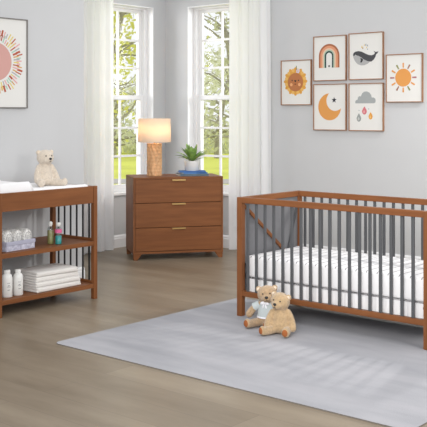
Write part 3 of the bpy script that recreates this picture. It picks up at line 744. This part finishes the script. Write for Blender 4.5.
# ---------------------------------------------------------------- outside the windows
CAM = Vector((7.971, -8.437, 1.6)); A0 = .7045
def out(right, fwd): return (CAM.x+right*cos(A0)-fwd*sin(A0), CAM.y+right*sin(A0)+fwd*cos(A0))
GZ = -.45
b = MB(); c = out(0, 52)
b.box(-60, 60, -40, 40, -.1, 0, M['grass']); g = b.build('ground_lawn'); g.location = (c[0], c[1], GZ); g.rotation_euler = (0, 0, A0); tag(g, kind='structure')
b = MB(); b.box(-60, 60, -.9, .9, .0, .02, M['path']); p_ = b.build('ground_path'); c = out(0, 27.5); p_.location = (c[0], c[1], GZ); p_.rotation_euler = (0, 0, A0-.03); tag(p_, kind='structure')

def tree(label, right, fwd, H, tr, lean, seed, leafm, nleaf, crown, leafsz, name='tree', br=26, low=.25):
    x, y = out(right, fwd); root = thing(name, label, 'tree', (x, y, GZ), A0); rnd = random.Random(seed)
    b = MB(); pts = [Vector((0, 0, -.05))]; d = Vector((lean, 0, 1)).normalized(); N = 9
    for i in range(N): pts.append(pts[-1]+d*(H*.75/N)); d = (d+Vector((rnd.uniform(-.12, .12), rnd.uniform(-.1, .1), .02))).normalized()
    b.tube(pts, [tr*(1-.075*i) for i in range(N+1)], M['bark'], 12); b.build('trunk', root)
    b = MB(); tips = []
    for k in range(br):
        t = rnd.uniform(low, 1); f = t*N; i = min(N-1, int(f)); p = pts[i].lerp(pts[i+1], f-i); a = rnd.uniform(0, 2*pi); L = crown*rnd.uniform(.6, 1.1)
        d = Vector((cos(a), sin(a), rnd.uniform(-.05, .9))).normalized(); q = [p]; n = 6
        for j in range(n): q.append(q[-1]+d*(L/n)); d = (d+Vector((rnd.uniform(-.35, .35), rnd.uniform(-.35, .35), rnd.uniform(-.25, .25)))).normalized()
        r0 = tr*.38*(1.15-t*.6); b.tube(q, [r0*(1-.14*j) for j in range(n+1)], M['bark'], 6)
        for m_ in range(4):
            s0 = q[rnd.randint(2, n)]; e = Vector((rnd.uniform(-1, 1), rnd.uniform(-1, 1), rnd.uniform(-.6, .8))).normalized(); s1 = s0+e*L*.25; s2 = s1+(e+Vector((rnd.uniform(-.5, .5),)*3))*L*.2
            b.tube([s0, s1, s2], [r0*.3, r0*.2, r0*.08], M['bark'], 5); tips += [s1, s2]
        tips += q[3:]
    b.build('branches', root)
    b = MB(); i0 = b._mi(leafm)
    for k in range(nleaf):
        c = rnd.choice(tips)+Vector((rnd.gauss(0, .28), rnd.gauss(0, .28), rnd.gauss(0, .24)))
        e = Vector((rnd.uniform(-1, 1), rnd.uniform(-1, 1), rnd.uniform(-1, 1))).normalized(); f = e.orthogonal().normalized(); s = leafsz*rnd.uniform(.6, 1.3)
        vs = [b.bm.verts.new(c+e*s), b.bm.verts.new(c+f*s*.55), b.bm.verts.new(c-e*s), b.bm.verts.new(c-f*s*.55)]
        b.bm.faces.new(vs).material_index = i0
    b.build('foliage', root, recalc=False)
    return root
tree('yellow-green leafy tree nearest outside the left window', -3.0, 22, 7.5, .12, .10, 2, M['leaves_yellow'], 1250, 1.5, .085, low=.3)
tree('bare-branched grey tree standing outside the right window', 0.85, 25, 8, .12, -.03, 9, M['leaves_grey'], 600, 1.7, .10, low=.22, br=24)
tree('small sage tree between the windows, farther out on the lawn', -1.3, 33, 6, .15, .05, 21, M['leaves_pale_haze'], 900, 1.6, .12, low=.2)
tree('pale green tree far across the lawn, seen in the right window', 0.2, 42, 6, .18, .0, 33, M['leaves_pale_haze'], 600, 1.9, .15, low=.12)
tree('pale green tree far across the lawn, seen in the left window', -4.6, 42, 5, .18, .0, 35, M['leaves_pale_haze'], 600, 1.8, .15, low=.1)
b = MB(); rnd = random.Random(3); i0 = b._mi(M['leaves_pale_haze'])
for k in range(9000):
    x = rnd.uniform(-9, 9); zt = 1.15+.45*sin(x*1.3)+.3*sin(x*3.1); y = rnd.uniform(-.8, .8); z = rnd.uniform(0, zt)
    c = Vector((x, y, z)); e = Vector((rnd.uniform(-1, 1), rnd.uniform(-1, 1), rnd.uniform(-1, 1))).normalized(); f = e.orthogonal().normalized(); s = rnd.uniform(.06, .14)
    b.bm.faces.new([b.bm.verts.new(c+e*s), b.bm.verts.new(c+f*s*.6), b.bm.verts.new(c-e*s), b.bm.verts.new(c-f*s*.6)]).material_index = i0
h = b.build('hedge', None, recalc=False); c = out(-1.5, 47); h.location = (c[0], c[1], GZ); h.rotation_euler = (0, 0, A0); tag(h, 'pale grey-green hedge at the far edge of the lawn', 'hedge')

# ---------------------------------------------------------------- light
w = bpy.data.worlds.new('sky'); scn.world = w; w.use_nodes = True; bg = w.node_tree.nodes['Background']
bg.inputs['Color'].default_value = (.965, .985, 1, 1); bg.inputs['Strength'].default_value = 1.02
def area(name, loc, target, size, power, col):
    l = bpy.data.lights.new(name, 'AREA'); l.shape = 'RECTANGLE'; l.size, l.size_y = size; l.energy = power; l.color = col
    o = bpy.data.objects.new(name, l); COL.objects.link(o); o.location = loc
    o.rotation_euler = (Vector(target)-Vector(loc)).to_track_quat('-Z', 'Y').to_euler(); return o
area('assumed_key_lamp', (8.2, -4.0, 2.3), (1.6, -3.4, 1.1), (.8, .8), 46, (1, .97, .93))  # assumed lamp, out of view, to cast the cream bear's shadow on the wall
area('assumed_crib_shadow_lamp', (4.5, -.45, 2.62), (3.9, -3.9, 0), (.14, .14), 46, (1, .98, .95))  # unseen lamp assumed overhead, placed to stripe the rug with crib shadow
fl = area('back_wall_fill', (6.6, -7.6, 2.6), (2.9, 0, 1.15), (1.6, 1.6), 46, (1, .985, .97)); fl.data.spread = radians(70)  # unseen fill lamp added behind the camera to brighten the back wall
area('left_window_added_lamp', (-2.6, -2.7, 2.6), (0, -.7, 1.7), (1.2, 1.6), 90, (1, 1, 1))  # unseen lamp added outside the left window to brighten its jamb and curtain
area('right_window_added_lamp', (3.3, 2.5, 2.6), (1.0, 0, 1.7), (1.2, 1.6), 90, (1, 1, 1))  # lamp added outdoors, out of view, to light the right jamb and curtain

# ---------------------------------------------------------------- camera
cam = bpy.data.cameras.new('camera'); co = bpy.data.objects.new('camera', cam); COL.objects.link(co)
co.location = CAM; co.rotation_euler = (pi/2, 0, A0)
cam.sensor_fit = 'HORIZONTAL'; cam.sensor_width = 36; cam.lens = 920.34/427*36; cam.shift_y = -(213.5-113.2)/427
cam.clip_end = 300
scn.camera = co
scn.view_settings.view_transform = 'Standard'; scn.view_settings.look = 'None'; scn.view_settings.gamma = 1; scn.view_settings.exposure = 0
